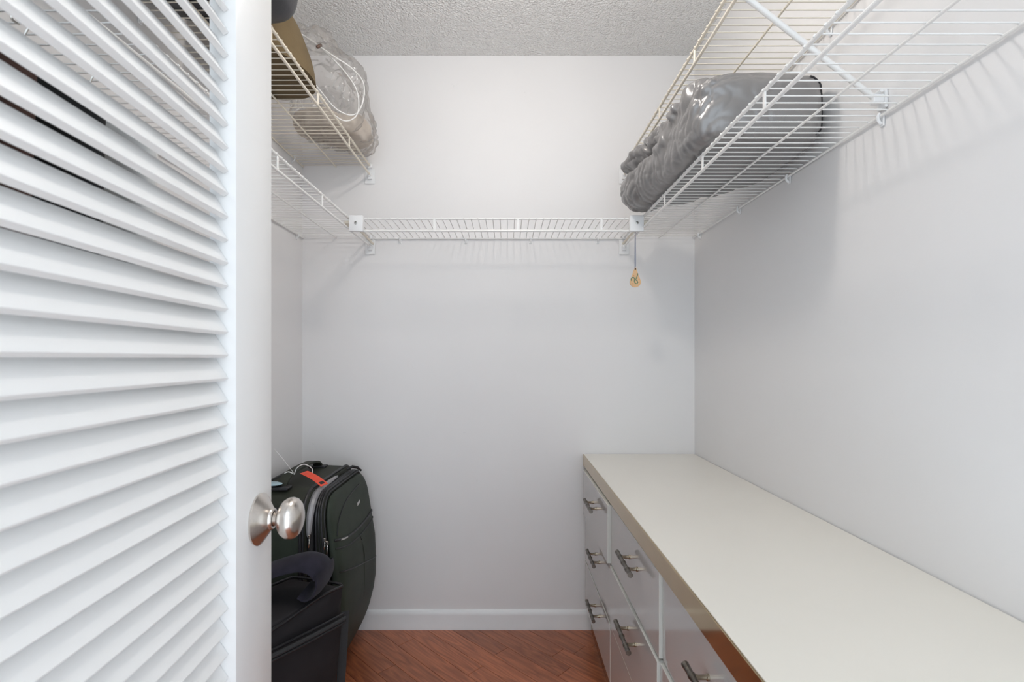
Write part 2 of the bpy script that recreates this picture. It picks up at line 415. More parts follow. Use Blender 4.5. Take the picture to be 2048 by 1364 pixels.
# ================================================================== LOUVERED DOOR
th=math.radians(3.9); DW=.76; DT=.036
hx,hy=-.383+math.sin(th)*DW, .812-math.cos(th)*DW
dr=thing('door_1',(hx,hy,0),th)
tag(dr,'white louvered closet door with brushed nickel knob, swung open','door',kind='structure')
SI=DW-.122            # inner edge of the free stile
bm=B(); box(bm,-DT,0,SI,DW,.012,2.03,.0015,2); local('stile',bm,M['door'],dr)
bm=B(); box(bm,-DT,0,0,.10,.012,2.03,.0015,2); local('stile',bm,M['door'],dr)
bm=B(); box(bm,-DT,0,.1005,SI-.0005,.012,.24,.0015,2); local('rail',bm,M['door'],dr)
bm=B(); box(bm,-DT,0,.1005,SI-.0005,1.90,2.03,.0015,2); local('rail',bm,M['door'],dr)
# slat: tilted, front lip low, back edge high
A=Vector((-.0130,.0035)); Bq=Vector((-.0330,.0347)); t=(Bq-A).normalized(); nn=Vector((-t.y,t.x)) ; hth=.0040
prof=[]
for e0,sg,rr in ((A,-1,.0011),(Bq,1,.0011)):      # square-cut edges with softened corners
    for s2 in ((-1,1) if sg<0 else (1,-1)):
        c=e0+nn*s2*(hth-rr)-t*sg*rr
        a0={(-1,-1):(-PI/2,-PI),(-1,1):(PI,PI/2),(1,1):(PI/2,0),(1,-1):(0,-PI/2)}[(sg,s2)]
        for k in range(4):
            a=a0[0]+(a0[1]-a0[0])*k/3; prof.append(c+t*math.cos(a)*rr+nn*math.sin(a)*rr)
bm=B(); prism(bm,prof,lambda p:Vector((p[0],.1005,p[1])),lambda p:Vector((p[0],SI-.0006,p[1])))
slat=mkmesh(bm,'slat',35)
z=1.149-.03175*28
while z<1.872:
    if z>.243: put('slat',slat,M['door'],dr,(0,0,z),None,False)
    z+=.03175
# knob
KY=DW-.048; KZ=.905
kn_bm=B()
prof=[(.034,0),(.034,.0115)]
prof=[(.006,.011),(.028,.011),(.030,.0125),(.0325,.020),(.037,.0265),(.043,.0305),(.049,.0315),(.055,.0295),(.060,.0245),(.0635,.016),(.065,.006),(.0652,.0001)]
lathe(kn_bm,prof,(0,KY,KZ),(1,0,0),40)
kn=local('knob',kn_bm,M['nickel'],dr,60); kn['label']='brushed nickel egg-shaped knob'
bm=B(); lathe(bm,[(0.0003,.0385),(.003,.0392),(.0045,.0375),(.019,.0165),(.0215,.0158),(.0225,.0148),(.0225,.0118),(.0003,.0118)],(0,KY,KZ),(1,0,0),48)
ro=local('rosette',bm,M['nickel'],kn,30)

# ================================================================== WIRE SHELVES
def shelf(name,loc,rz,L,D,m,label,lip=.042,pitch=.0269,con0=.10,clips=(),ends=(),start=.008):
    s=thing(name,loc,rz); tag(s,label,'shelf','vinyl coated wire shelves around the closet')
    def rail(y,z,r,a=0,b=None):
        bm=B(); tube(bm,[(a,y,z),(L if b is None else b,y,z)],r,10); return local('rail',bm,m,s)
    rail(.006,-.0048,.0032); rail(D*.5,-.0046,.0028); rail(D,-.0035,.0040); rail(D+.001,-lip,.0040)
    bm=B(); tube(bm,[(0,.0035,-.006),(0,.0045,-.001),(0,.010,.0004),(0,D-.004,.0004),(0,D+.0035,-.001),(0,D+.0052,-.0045)],.0017,6)
    w=mkmesh(bm,'cross_wire',60)
    x=start
    while x<L-.004:
        put('cross_wire',w,m,s,(x,0,0),None,False); x+=pitch
    bm=B(); box(bm,-.0045,.0045,D-.001,D+.0025,-lip+.001,-.004,.001,1); c=mkmesh(bm,'lip_connector')
    x=con0
    while x<L-.01:
        put('lip_connector',c,m,s,(x,0,0),None,False); x+=.305
    bm=B(); tube(bm,[(0,.0015,-.020),(0,.0060,-.0195),(0,.0105,-.0135),(0,.0115,-.005),(0,.0075,.0008)],.0032,8,flat=1.0)
    box(bm,-.006,.006,.0002,.0035,-.026,-.001,.001,1); c=mkmesh(bm,'wall_clip')
    for x in clips: put('wall_clip',c,M['plastic'],s,(x,0,0),None,False)
    for x,sg in ends:                 # bracket that carries the front rails against the end wall
        bm=B(); box(bm,x-.002 if sg>0 else x-.0005,x+.0005 if sg>0 else x+.002,D-.022,D+.020,-lip-.034,-lip+.030,.0008,1)
        lathe(bm,[(0,.0085),(.020,.0085),(.022,.0075)],(x,D+.001,-lip),(-sg,0,0),16)
        box(bm,min(x,x-sg*.014),max(x,x-sg*.014),D-.007,D+.009,-lip-.018,-lip,.001,1)
        box(bm,min(x,x-sg*.016),max(x,x-sg*.016),D-.008,D+.010,-.013,.004,.001,1)
        local('end_bracket',bm,M['plastic'],s)
    return s
YS=2.126
# left wall: local x -> -Y
Ll=YS-.14
ls_low=shelf('wire_shelf',(XL+.0008,YS,1.668),-PI/2,Ll,.290,M['wire'],'white wire shelf below the clear plastic bag, meeting the end wall shelf',con0=.25,clips=(.06,.34,.62,.90,1.18,1.46),ends=((.0,-1),))
ls_up=shelf('wire_shelf',(XL+.0008,YS,1.969),-PI/2,Ll,.290,M['cream'],'yellowed wire shelf carrying the clear plastic bag and olive cushion',con0=.285,clips=(.10,.38,.66,.94,1.22,1.5),ends=((.0,-1),))
# right wall: local x -> +Y
Y0=.28; Lr=YS-Y0
rs_low=shelf('wire_shelf',(XR-.0008,Y0,1.668),PI/2,Lr,.302,M['wire'],'white wire shelf on the dresser side carrying the grey plastic bag',con0=.07,clips=(.20,.78,1.13,1.43,1.78),ends=((Lr,1),))
rs_up=shelf('wire_shelf',(XR-.0008,Y0,1.969),PI/2,Lr,.302,M['cream'],'yellowed wire shelf above the grey plastic bag with a diagonal brace',con0=.125,clips=(.35,.65,.95,1.25,1.55,1.8),ends=((Lr,1),))
# back wall: local x -> -X
XB=.488
bs=shelf('wire_shelf',(XB,YB-.0008,1.664),PI,1.056,.302,M['wire'],'short white wire shelf across the end wall between two corner brackets',lip=.048,pitch=.0267,con0=.145,clips=(.105,.39,.665,.945))
for x in (.020,1.036):
    bm=B(); box(bm,x-.0255,x+.0255,.3085,.3235,-.054,.004,.0025,2); br=local('corner_bracket',bm,M['plastic'],bs)
    br['label']='white square plastic corner bracket'
    bm=B(); lathe(bm,[(0,.0055),(.0012,.0055),(.002,.003)],(x,.3235,-.024),(0,1,0),14); local('screw',bm,M['screw'],br)
    sgn=-1 if x<.5 else 1
    bm=B(); box(bm,min(x,x+sgn*.050),max(x,x+sgn*.050),.284,.2985,-.020,-.009,.001,1); box(bm,min(x+sgn*.036,x+sgn*.050),max(x+sgn*.036,x+sgn*.050),.24,.290,-.022,-.009,.001,1); local('bracket_hook',bm,M['cream'],br)
    bm=B(); tube(bm,[(x+sgn*.012,.25,-.009),(x+sgn*.03,.16,-.012),(x+sgn*.02,.02,-.03)],.005,8); local('corner_strut',bm,M['cream'],bs)
# diagonal brace from the right upper shelf lip to the wall
bx=1.058-Y0
bm=B(); tube(bm,[(bx,.306,-.040),(bx,.300,-.048),(bx,.020,-.268)],.0062,12)
brc=local('support_brace',bm,M['wire'],rs_up); brc['label']='white diagonal tubular support brace'
bm=B(); box(bm,bx-.012,bx+.012,.0003,.006,-.292,-.252,.001,1); box(bm,bx-.0085,bx+.0085,.004,.026,-.281,-.262,.002,1)
tube(bm,[(bx-.013,.014,-.258),(bx+.013,.014,-.258)],.004,8); local('brace_foot',bm,M['plastic'],brc)
bm=B(); box(bm,bx-.008,bx+.008,.297,.3085,-.054,-.036,.002,1); local('brace_hook',bm,M['wire'],brc)

# ================================================================== DRESSER
DXF=.324; dY0,dY1=.55,2.113
CX=.342
ds=thing('dresser',(.555,(dY0+dY1)/2,0)); tag(ds,'long low nine-drawer dresser with grey gloss drawer fronts and bronze edge trim','dresser')
bm=B(); box(bm,CX,.782,dY0,dY1,.105,.6945,.001,1); obj('carcass',bm,M['edge'],ds)
bm=B(); box(bm,DXF+.0005,.794,dY0-.012,2.127,.695,.744,.001,1); tp=obj('top',bm,M['lam'],ds); tp['label']='off-white laminate top'
bm=B(); box(bm,DXF-.0035,DXF,dY0-.0125,2.1268,.6975,.7435,.0006,1); e=obj('edge_trim',bm,M['brass'],tp); e['label']='mirror bronze metal edge strip'
bm=B(); box(bm,.3565,.775,dY0+.02,dY1-.002,.0004,.1045,.001,1); obj('plinth_core',bm,M['edge'],ds)
bm=B(); box(bm,.3525,.356,dY0+.018,dY1-.001,.0004,.100,.0005,1); e=obj('plinth',bm,M['brass'],ds); e['label']='mirror bronze kick plate'
bm=B(); box(bm,.3385,.3415,dY0,dY1,.1055,.127,.0005,1); obj('bottom_trim',bm,M['brass'],ds)
cols=[(1.569,2.070),(1.071,1.564),(.573,1.066)]
rows=[(.5065,.6905),(.3205,.5005),(.1305,.3145)]
pull={(0,0):.029,(0,1):.0195,(0,2):.0205,(1,0):.0175,(1,1):.022,(1,2):.0200,(2,0):.0105,(2,1):.016,(2,2):.018}
HB=[]
for k in range(33):               # bamboo-like bar
    s_=k/32; y=-.073+.146*s_
    r=.0054
    for kn_ in (-.040,.0,.040):
        r+=.0020*math.exp(-((y-kn_)/.0035)**2)
    r+=.0012*(abs(y)/.073)**4
    HB.append((y,r))
bm=B(); lathe(bm,HB,(0,0,0),(0,1,0),12); hb=mkmesh(bm,'handle_bar',60)
bm=B(); lathe(bm,[(.0002,.0056),(.004,.0056),(.005,.0042),(.018,.0040),(.020,.0050),(.026,.0050)],(0,0,0),(-1,0,0),12); hp=mkmesh(bm,'handle_post',40)
for ci,(a,b) in enumerate(cols):
    for ri,(z0,z1) in enumerate(rows):
        p=pull[(ci,ri)]
        bm=B(); box(bm,CX-p,CX-.0003,a,b,z0,z1,.0008,1)
        d=obj('drawer',bm,M['lacq'],ds)
        me=d.data; me.materials.append(M['edge'])
        for f in me.polygons:
            if abs(f.normal.x)<.9: f.material_index=1
        yc=(a+b)/2-.035; zc=(z0+z1)/2+.027
        put('handle_bar',hb,M['pewter'],d,(CX-p-.027,yc,zc))
        for s in (-1,1): put('handle_post',hp,M['post'],d,(CX-p,yc+s*.038,zc))

# ================================================================== SUITCASE (dark green)
sc=thing('suitcase',(-.70,1.85,0)); tag(sc,'large dark green upright suitcase with an open zipper in the corner','suitcase')
sy0,sy1=1.60,2.098
def lean(c):                      # bottom tucks in toward the wall, belly bulges
    x,y,z=c; f=1.0
    if z<.20: x=x-(.20-z)/.20*.55*max(0,x+.66)
    return (x,y,z)
bm=B(); pad(bm,sy0,sy1,.035,.716,.085,[(-.852,.02),(-.846,.006),(-.838,0),(-.75,-.004),(-.665,0),(-.652,.003),(-.648,.012)],lean,8); obj('main_body',bm,M['green'],sc,60)
def loop(x,i,r=.085,n=8): return [Vector(lean(Vector((x,y,z)))) for y,z in rrect(sy0+i,sy1-i,.035+i,.716-i,max(r-i*.8,.02),n)]
for x,i in ((-.838,-.001),(-.655,-.001)):
    bm=B(); tube(bm,loop(x,i),.0052,8,True); obj('piping',bm,M['trim'],sc)
# zipper tape around the open main compartment, with liner showing
bm=B(); pad(bm,sy0+.012,sy1-.012,.05,.70,.08,[(-.6478,.004),(-.640,0),(-.632,.002),(-.628,.010)],lean,8); ln=obj('zipper_gusset',bm,M['zip'],sc,60)
bm=B(); L_=[p for p in loop(-.640,.009) ]
seg=[p for p in L_ if p.z>.56 and p.y<2.0]
seg=[Vector(lean(Vector((-.640,y,z)))) for y,z in ((sy0+.009,.575),(sy0+.011,.60),(sy0+.020,.640),(sy0+.042,.675),(sy0+.085,.699),(1.78,.706),(1.88,.707))]
sp=spline(seg,5)
tube(bm,sp,[.004+.008*math.sin(PI*k/(len(sp)-1))**.7 for k in range(len(sp))],8,False,1.0)
o=obj('lining',bm,M['liner'],ln); o['label']='grey satin lining showing through the open zipper'
# front compartment and outer pocket
def belly(c):
    x,y,z=c
    t=(x+.628)/.10; t=max(0,min(1.3,t))
    k=.42+.53*max(0,min(1,(.70-z)/.28))            # thin at the top, fat in the middle
    if z<.26: k*=1-.85*((.26-z)/.26)**1.3
    return (-.628+(x+.628)*k, y, z)
bm=B(); pad(bm,sy0+.022,sy1-.010,.055,.702,.09,[(-.6278,.012),(-.622,.003),(-.615,0),(-.592,0),(-.584,.003),(-.580,.010)],belly,8); fc=obj('front_compartment',bm,M['green'],sc,60)
for x,i,rr in ((-.618,.0,.0042),(-.588,.0,.0036),(-.603,-.001,.0028)):
    bm=B(); tube(bm,[Vector(belly(Vector((x,y,z)))) for y,z in rrect(sy0+.022+i,sy1-.010-i,.055+i,.702-i,.09,8)],rr,8,True); obj('piping',bm,M['trim'],fc)
bm=B(); pad(bm,sy0+.040,sy1-.014,.065,.690,.085,[(-.5798,.014),(-.574,.004),(-.566,.001),(-.553,.004),(-.543,.014),(-.536,.035),(-.532,.07),(-.530,.11),(-.529,.16),(-.5285,.215)],belly,8); fp=obj('front_pocket',bm,M['greens'],sc,70)
bm=B(); tube(bm,[Vector(belly(Vector((-.578,y,z)))) for y,z in rrect(sy0+.034,sy1-.012,.060,.695,.087,8)],.0034,8,True); obj('zipper',bm,M['zip'],fp)
def surf(y,z,extra=0): 
    # point on the outer pocket skin
    iy=min(y-(sy0+.040),(sy1-.014)-y,z-.065,.690-z)
    tab=((0,-.566),(.004,-.553),(.014,-.543),(.035,-.536),(.07,-.532),(.11,-.530),(.16,-.529),(1,-.529))
    x=-.566
    for (i0,x0),(i1,x1) in zip(tab,tab[1:]):
        if i0<=iy<=i1: x=x0+(x1-x0)*(iy-i0)/(i1-i0)
    q=Vector(belly(Vector((x,y,z)))); q.x+=extra; return q
def skinline(pts,k=8,e=.001): return [surf(p[0],p[1],e) for p in [ (v.x,v.y) for v in spline([(a,b,0) for a,b in pts],k)]]
for pts,r_ in (([(1.648,.550),(1.75,.530),(1.87,.522),(1.98,.523),(2.062,.526)],.0045),([(1.648,.522),(1.75,.502),(1.87,.494),(1.98,.495),(2.065,.498)],.0025)):
    bm=B(); tube(bm,skinline(pts),r_,8); o=obj('pocket_zipper',bm,M['zip'],fp)
bm=B(); tube(bm,skinline([(1.650,.445),(1.78,.412),(1.92,.375),(2.07,.335)]),.0022,6); obj('seam',bm,M['trim'],fp)
bm=B(); tube(bm,skinline([(1.664,.560),(1.69,.602),(1.76,.634),(1.85,.650),(1.96,.658)]),.0022,6); obj('seam',bm,M['trim'],fp)
# badge
c=surf(1.905,.600,.0005)
bm=B(); box(bm,-.0012,.0012,-.017,.017,-.0065,.0065,.0006,1); 
for v in bm.verts: v.co=Matrix.Rotation(.18,3,'X')@v.co; v.co+=c
bd=obj('badge',bm,M['steel'],fp); bd['label']='small metal maker badge'
# zipper pulls
def pull_(top,ln_,par,w=.0055):
    top=Vector(top)
    bm=B(); box(bm,-.004,.004,-.0045,.0045,-.007,.007,.002,1); tube(bm,[(0,-.001,-.006),(.001,-.002,-.012)],.0022,8)
    tube(bm,spline([(.001,-.002,-.012),(.0015,-.003,-.02),(.001,-.003,-ln_*.6),(0,-.003,-ln_)],4),[.0022,.003,.004,.0048,.005,.0050,.0046,.0042,.0046,.0050,.0050,.0044,.003],8,False,.45,up=(1,0,0))
    for v in bm.verts: v.co+=top
    return obj('zipper_pull',bm,M['steel'],par)
pull_((-.636,sy0+.004,.578),.034,sc)
q=Vector(belly(Vector((-.585,sy0+.030,.560)))); pull_((q.x+.004,q.y-.004,q.z),.030,sc)
q=Vector(belly(Vector((-.578,sy0+.034,.548)))); pull_((q.x+.005,q.y-.004,q.z),.034,sc)
q=surf(1.675,.543,.004)
bm=B(); tube(bm,[q,q+Vector((.004,.028,-.006)),q+Vector((.005,.055,-.010))],.003,8,False,.6); obj('zipper_pull',bm,M['steel'],sc)
q=Vector(belly(Vector((-.586,1.985,.706))))
bm=B(); tube(bm,[q+Vector((-.02,-.02,.008)),q+Vector((-.004,-.005,.016)),q+Vector((.012,.006,.010)),q+Vector((.026,.014,-.004))],[.004,.006,.0055,.004],8); obj('zipper_pull',bm,M['trim'],sc)
# side panel on the narrow face
bm=B()
for (x,y,z) in ():
    pass
pl=rrect(-.835,-.668,.06,.665,.05,8)
R=[]
for dy,i in ((.004,0),(-.006,.0),(-.010,.004),(-.013,.014),(-.014,.03)):
    R.append([bm.verts.new((x,sy0+dy,z)) for x,z in rrect(-.838+i,-.664-i,.06+i,.668-i,max(.05-i,.015),8)])
for a,b in zip(R,R[1:]):
    for k in range(len(a)): bm.faces.new((a[k],a[(k+1)%len(a)],b[(k+1)%len(b)],b[k]))
bm.faces.new(R[-1]); bm.faces.new(R[0][::-1])
spn=obj('side_panel',bm,M['greens'],sc,60)
bm=B(); tube(bm,[(x,sy0-.006,z) for x,z in rrect(-.840,-.662,.058,.670,.052,8)],.0055,8,True); obj('piping',bm,M['trim'],spn)
# carry handle on the top
def strap(bm,pts,w,t):
    """flat strap: pts centre line, w half width vector, t thickness"""
    P=spline(pts,6); w=Vector(w); R=[]
    for i,p in enumerate(P):
        d=(P[min(i+1,len(P)-1)]-P[max(i-1,0)]).normalized(); n=d.cross(w).normalized()*t/2
        R.append([bm.verts.new(p+w+n),bm.verts.new(p-w+n),bm.verts.new(p-w-n),bm.verts.new(p+w-n)])
    for a,b in zip(R,R[1:]):
        for k in range(4): bm.faces.new((a[k],a[(k+1)%4],b[(k+1)%4],b[k]))
    bm.faces.new(R[0][::-1]); bm.faces.new(R[-1]); return bm
bm=B(); strap(bm,[(-.752,1.66,.716),(-.752,1.675,.736),(-.752,1.72,.752),(-.752,1.82,.757),(-.752,1.93,.752),(-.752,1.975,.736),(-.752,1.99,.717)],(.017,0,0),.007)
hd=obj('carry_handle',bm,M['green'],sc)
for y in (1.655,1.985):
    bm=B(); box(bm,-.785,-.719,y-.02,y+.02,.7165,.727,.004,2); obj('handle_mount',bm,M['trim'],hd)
# tags
bm=B(); tube(bm,spline([(-.733,1.72,.752),(-.722,1.715,.775),(-.700,1.72,.786),(-.680,1.735,.770),(-.678,1.74,.748)],6),.0016,6)
tube(bm,spline([(-.733,1.72,.752),(-.752,1.716,.761),(-.771,1.72,.752)],5),.0018,6)
tube(bm,spline([(-.735,1.718,.757),(-.775,1.73,.80),(-.818,1.75,.835)],5),.0007,5); lp=obj('elastic_loop',bm,M['white'],sc)
bm=B(); strap(bm,[(-.704,1.728,.757),(-.684,1.72,.7515),(-.655,1.712,.739),(-.622,1.700,.7195)],(.008,.012,.002),.0012); tg=obj('luggage_tag',bm,M['red'],sc); tg['label']='bright red orange paper luggage tag'
bm=B(); strap(bm,[(-.638,1.706,.7296),(-.633,1.704,.7266),(-.628,1.702,.7234)],(.0045,.0065,.0012),.0016); obj('tag_print',bm,M['trim'],tg)
bm=B(); ball(bm,(-.795,1.655,.735),(.050,.022,.007)); t2=obj('name_tag',bm,M['blue'],sc); t2['label']='pale blue plastic name tag'

# ================================================================== BLACK SOFT BAG
A_=Vector((-.482,1.480,.480)); C_=Vector((-.632,1.150,.485)); B_=Vector((-.672,1.560,.470)); D_=Vector((-.83,1.235,.482))
A0=Vector((-.535,1.495,.002)); C0=Vector((-.66,1.17,.002)); B0=Vector((-.70,1.565,.002)); D0=Vector((-.84,1.25,.002))
bb=thing('soft_bag',(-.66,1.36,0)); tag(bb,'black canvas carry bag standing in front of the green suitcase','bag')
bm=B(); softbox(bm,[D0,C0,B0,A0,D_,C_,B_,A_],16,.012,.004,9,3)
body=obj('body',bm,M['bblack'],bb,60)
def lerp(a,b,t): return a+(b-a)*t
def edge(a,b,sag=0,out=Vector((0,0,0)),n=12):
    return [lerp(a,b,k/n)+Vector((0,0,-sag*math.sin(PI*k/n)))+out*math.sin(PI*k/n) for k in range(n+1)]
ctr_=(A_+B_+C_+D_)/4
ring=[]
crn=[A_,C_,D_,B_]
for k in range(4):
    a,b=crn[k],crn[(k+1)%4]
    for j in range(10):
        tt=j/10
        p=lerp(a,b,tt); e=min(tt,1-tt)
        p=lerp(p,ctr_,.035*(1-min(1,e/.08)))
        p.z+= -.002+.008*math.sin(PI*2*tt) if k==0 else 0
        o_=(p-ctr_); o_.z=0; p=p+o_.normalized()*.004*math.sin(PI*tt)
        ring.append(p)
bm=B(); tube(bm,ring,.0042,8,True); obj('piping',bm,M['trim'],body)
# pocket on the right face
nout=Vector((.91,-.42,0))
def face(u,v,out=0):   # u: 0 near (C) .. 1 far (A); v: height fraction
    p=lerp(lerp(C0,A0,u),lerp(C_,A_,u),v); return p+nout*(out+.012*(math.sin(PI*min(1,max(0,u)))*math.sin(PI*v))**.6)
bm=B(); N=14; G=[]
for lay in (0,1):
    g=[]
    for i in range(N+1):
        row=[]
        for j in range(9):
            u=.02+.96*i/N; top=.885-.075*(i/N)
            v=.03+(top-.03)*j/8
            e=(math.sin(PI*min(.999,max(.001,i/N)))*1.0)**.35*(math.sin(PI*min(.98,.12+.86*j/8)))**.3
            row.append(bm.verts.new(face(u,v,-.004 if lay==0 else .006+.018*e)))
        g.append(row)
    G.append(g)
for lay in (0,1):
    for i in range(N):
        for j in range(8):
            bm.faces.new((G[lay][i][j],G[lay][i+1][j],G[lay][i+1][j+1],G[lay][i][j+1]))
bd_=[(i,0) for i in range(N)]+[(N,j) for j in range(8)]+[(i,8) for i in range(N,0,-1)]+[(0,j) for j in range(8,0,-1)]
for k in range(len(bd_)):
    a,b=bd_[k-1],bd_[k]
    bm.faces.new((G[0][a[0]][a[1]],G[0][b[0]][b[1]],G[1][b[0]][b[1]],G[1][a[0]][a[1]]))
pk=obj('pocket',bm,M['bblack'],bb,60)
for dv,r_,mm in ((.0,.0045,'zip'),(.022,.0060,'web'),(.045,.0035,'trim')):
    bm=B(); tube(bm,[face(.01+.935*k/16,.893-.075*k/16+dv-.015,.020+ (.008 if dv<.03 else 0)) for k in range(17)],r_,8); obj('zipper',bm,M[mm],pk)
# webbing strap down the far corner, with a white tag
bm=B(); strap(bm,[A_+Vector((-.004,.012,-.085)),lerp(A_,A0,.45)+Vector((.012,.010,0)),lerp(A_,A0,.75)+Vector((.016,.012,0)),A0+Vector((.012,.02,.012))],Vector((.011,.006,0)),.003); ws=obj('webbing_strap',bm,M['web'],bb)
bm=B(); strap(bm,[(-.532,1.53,.238),(-.515,1.532,.215),(-.500,1.53,.194)],Vector((.0036,0,.0027)),.001); o=obj('care_label',bm,M['white'],bb); o['label']='small white sewn-in label'
# padded grip wrap
bm=B(); pth=spline([(-.795,1.385,.494),(-.745,1.39,.540),(-.66,1.39,.572),(-.60,1.39,.592),(-.555,1.39,.600),(-.522,1.392,.588),(-.508,1.394,.556),(-.516,1.396,.520),(-.540,1.396,.504),(-.560,1.395,.512)],5)
R=[]
for i,p in enumerate(pth):
    d=(pth[min(i+1,len(pth)-1)]-pth[max(i-1,0)]).normalized(); n=Vector((-d.z,0,d.x))
    row=[]
    wv=.062+.012*noise.noise(p*9)
    for k in range(9):          # rounded slab section
        yy=-1+2*k/8; th_=.0085*(1-.75*abs(yy)**3)
        row.append(bm.verts.new(p+Vector((0,yy*wv,-.018*yy*yy if i<28 else 0))+n*th_))
    for k in range(8,-1,-1):
        yy=-1+2*k/8; th_=.0085*(1-.75*abs(yy)**3)
        row.append(bm.verts.new(p+Vector((0,yy*wv,-.018*yy*yy if i<28 else 0))-n*th_))
    R.append(row)
for a,b in zip(R,R[1:]):
    for k in range(18): bm.faces.new((a[k],a[(k+1)%18],b[(k+1)%18],b[k]))
bm.faces.new(R[0][::-1]); bm.faces.new(R[-1])
gw=obj('grip_wrap',bm,M['navy'],bb,60); gw['label']='navy padded fleece grip wrap'

# ================================================================== GREY PLASTIC BAG on the right lower shelf
bm=B()
ball(bm,(.616,1.395,1.764),(.172,.205,.096),None,5)
ball(bm,(.600,1.52,1.770),(.165,.20,.100),None,3.2)
ball(bm,(.555,1.64,1.765),(.135,.17,.098),None,2.6)
ball(bm,(.490,1.765,1.760),(.088,.115,.088),None,2.4)
for c_,r_ in (((.492,1.29,1.822),.046),((.478,1.38,1.820),.042),((.470,1.46,1.806),.040),((.468,1.54,1.818),.038),((.460,1.62,1.826),.038),((.446,1.70,1.836),.038),((.436,1.77,1.830),.040)):
    ball(bm,c_,(r_,.062,r_*1.05),None,2.0,14)
ball(bm,(.446,1.455,1.772),(.024,.050,.030),None,2.2,14)
r=remesh(bm,.0042,5)
ZD=1.6735
def rid(p): return 1-abs(noise.noise(p))*2
for v in r.verts:
    p=v.co.copy(); n_=v.normal.copy()
    mouth=math.exp(-((p.x-.45)/.07)**2)*math.exp(-((p.z-1.82)/.045)**2)*(1 if 1.2<p.y<1.86 else .3)
    wq=p+Vector((noise.noise(p*7),noise.noise(p*7+Vector((9,0,0))),noise.noise(p*7+Vector((0,9,0)))))*.03
    # taut creases run from the mouth down across the body
    u=Vector((wq.x*5+wq.z*5, wq.y*26+wq.z*14, wq.z*7))
    a=-.0042*max(0,rid(u))**2
    b=-.0030*max(0,rid(wq*26))**2
    c=-.016*mouth*max(0,rid(wq*17+Vector((3,3,3))))**1.5+.008*mouth*noise.noise(wq*38)
    far=math.exp(-((p.y-1.80)/.09)**2)*(1 if p.x<.56 else .3)
    e=-.006*far*max(0,rid(Vector((wq.x*6,wq.y*9,wq.z*34))))**2
    v.co=p+n_*(a+b+c+e)
    gz=1.790+.05*(p.y-1.50)        # groove under the gathered mouth
    if 1.44<p.y<1.83 and p.x<.57 and n_.x<.3: v.co.x+=.026*math.exp(-((p.z-gz)/.010)**2)
    if v.co.x>.791: v.co.x=.791-.0005*random.random()
    if v.co.z<ZD: v.co.z=ZD
from mathutils.bvhtree import BVHTree
bv=BVHTree.FromBMesh(r)
pb=thing('plastic_bag',(.60,1.55,ZD)); tag(pb,'bulging grey plastic bin bag spilling over the edge of a wire shelf','bag')
seam=[bv.find_nearest(Vector(q))[0] for q in spline([(.735,1.19,1.842),(.772,1.20,1.832),(.785,1.21,1.800),(.785,1.21,1.75),(.785,1.21,1.70),(.770,1.20,1.680)],6)]
bgm=obj('bag_body',r,M['gbag'],pb,80)
bm=B(); tube(bm,seam,.0032,8); o=obj('dark_seam',bm,M['trim'],pb)

# ================================================================== CLEAR BAG on the left upper shelf
ZU=1.9715
bm=B()
ball(bm,(-.665,1.90,2.075),(.145,.165,.106),None,3)
ball(bm,(-.600,1.965,2.045),(.090,.110,.092),None,2.6)
ball(bm,(-.690,1.82,2.19),(.125,.20,.120),None,2.4)
ball(bm,(-.630,1.93,2.20),(.098,.12,.110),None,2.4)
ball(bm,(-.600,1.79,2.10),(.060,.10,.075),None,2.4)
r=remesh(bm,.0055,6)
for v in r.verts:
    p=v.co.copy()
    wq=p+Vector((noise.noise(p*6),noise.noise(p*6+Vector((9,0,0))),noise.noise(p*6+Vector((0,9,0)))))*.04
    a=-.020*max(0,1-abs(noise.noise(Vector((wq.x*13,wq.y*13,wq.z*5))))*2.2)**1.5
    b=-.009*max(0,1-abs(noise.noise(wq*25))*2)**1.5
    v.co=p+v.normal*(a+b)
    if v.co.z<ZU and v.co.x<-.572: v.co.z=ZU
    if v.co.y>2.12: v.co.y=2.12
    if v.co.x<-.862: v.co.x=-.862
cb=thing('clear_bag',(-.66,1.88,ZU)); tag(cb,'wrinkled clear plastic drawstring bag overhanging a yellowed wire shelf','bag')
film=obj('film',r,M['clear'],cb,80)
bm=B(); ball(bm,(-.625,1.955,2.035),(.095,.105,.050),None,2.3); ball(bm,(-.70,1.90,2.03),(.10,.12,.045),None,2.3)
r=remesh(bm,.007,4)
for v in r.verts:
    v.co+=v.normal*(noise.noise(v.co*18)*.016+abs(noise.noise(v.co*34))*-.010)
    if v.co.z<ZU+.004 : v.co.z=ZU+.004
M['linen']=mat('beige_linen',(.60,.53,.46,1),.85,var=.12,vscale=12,bump=.3,bscale=150)
o=obj('folded_linen',r,M['linen'],cb,70); o['label']='crumpled pale beige linen inside the clear bag'
# drawstring and cord lock
bm=B(); tube(bm,spline([(-.760,1.60,2.222),(-.70,1.63,2.222),(-.65,1.66,2.205),(-.627,1.665,2.190)],6),.0022,6)
tube(bm,spline([(-.627,1.665,2.190),(-.590,1.70,2.165),(-.556,1.74,2.135),(-.530,1.76,2.090),(-.528,1.77,2.030),(-.548,1.77,1.998),(-.580,1.75,1.985),(-.62,1.71,2.010),(-.65,1.68,2.06),(-.662,1.66,2.12)],6),.0022,6)
tube(bm,spline([(-.627,1.665,2.190),(-.585,1.69,2.170),(-.540,1.73,2.155),(-.512,1.77,2.130),(-.512,1.78,2.08),(-.530,1.78,2.03),(-.560,1.77,2.012),(-.60,1.74,2.022),(-.64,1.70,2.065),(-.67,1.67,2.10)],6),.0022,6)
dsn=obj('drawstring',bm,M['white'],cb)
M['brown']=mat('brown_cord_lock',(.11,.055,.035,1),.4,var=.1)
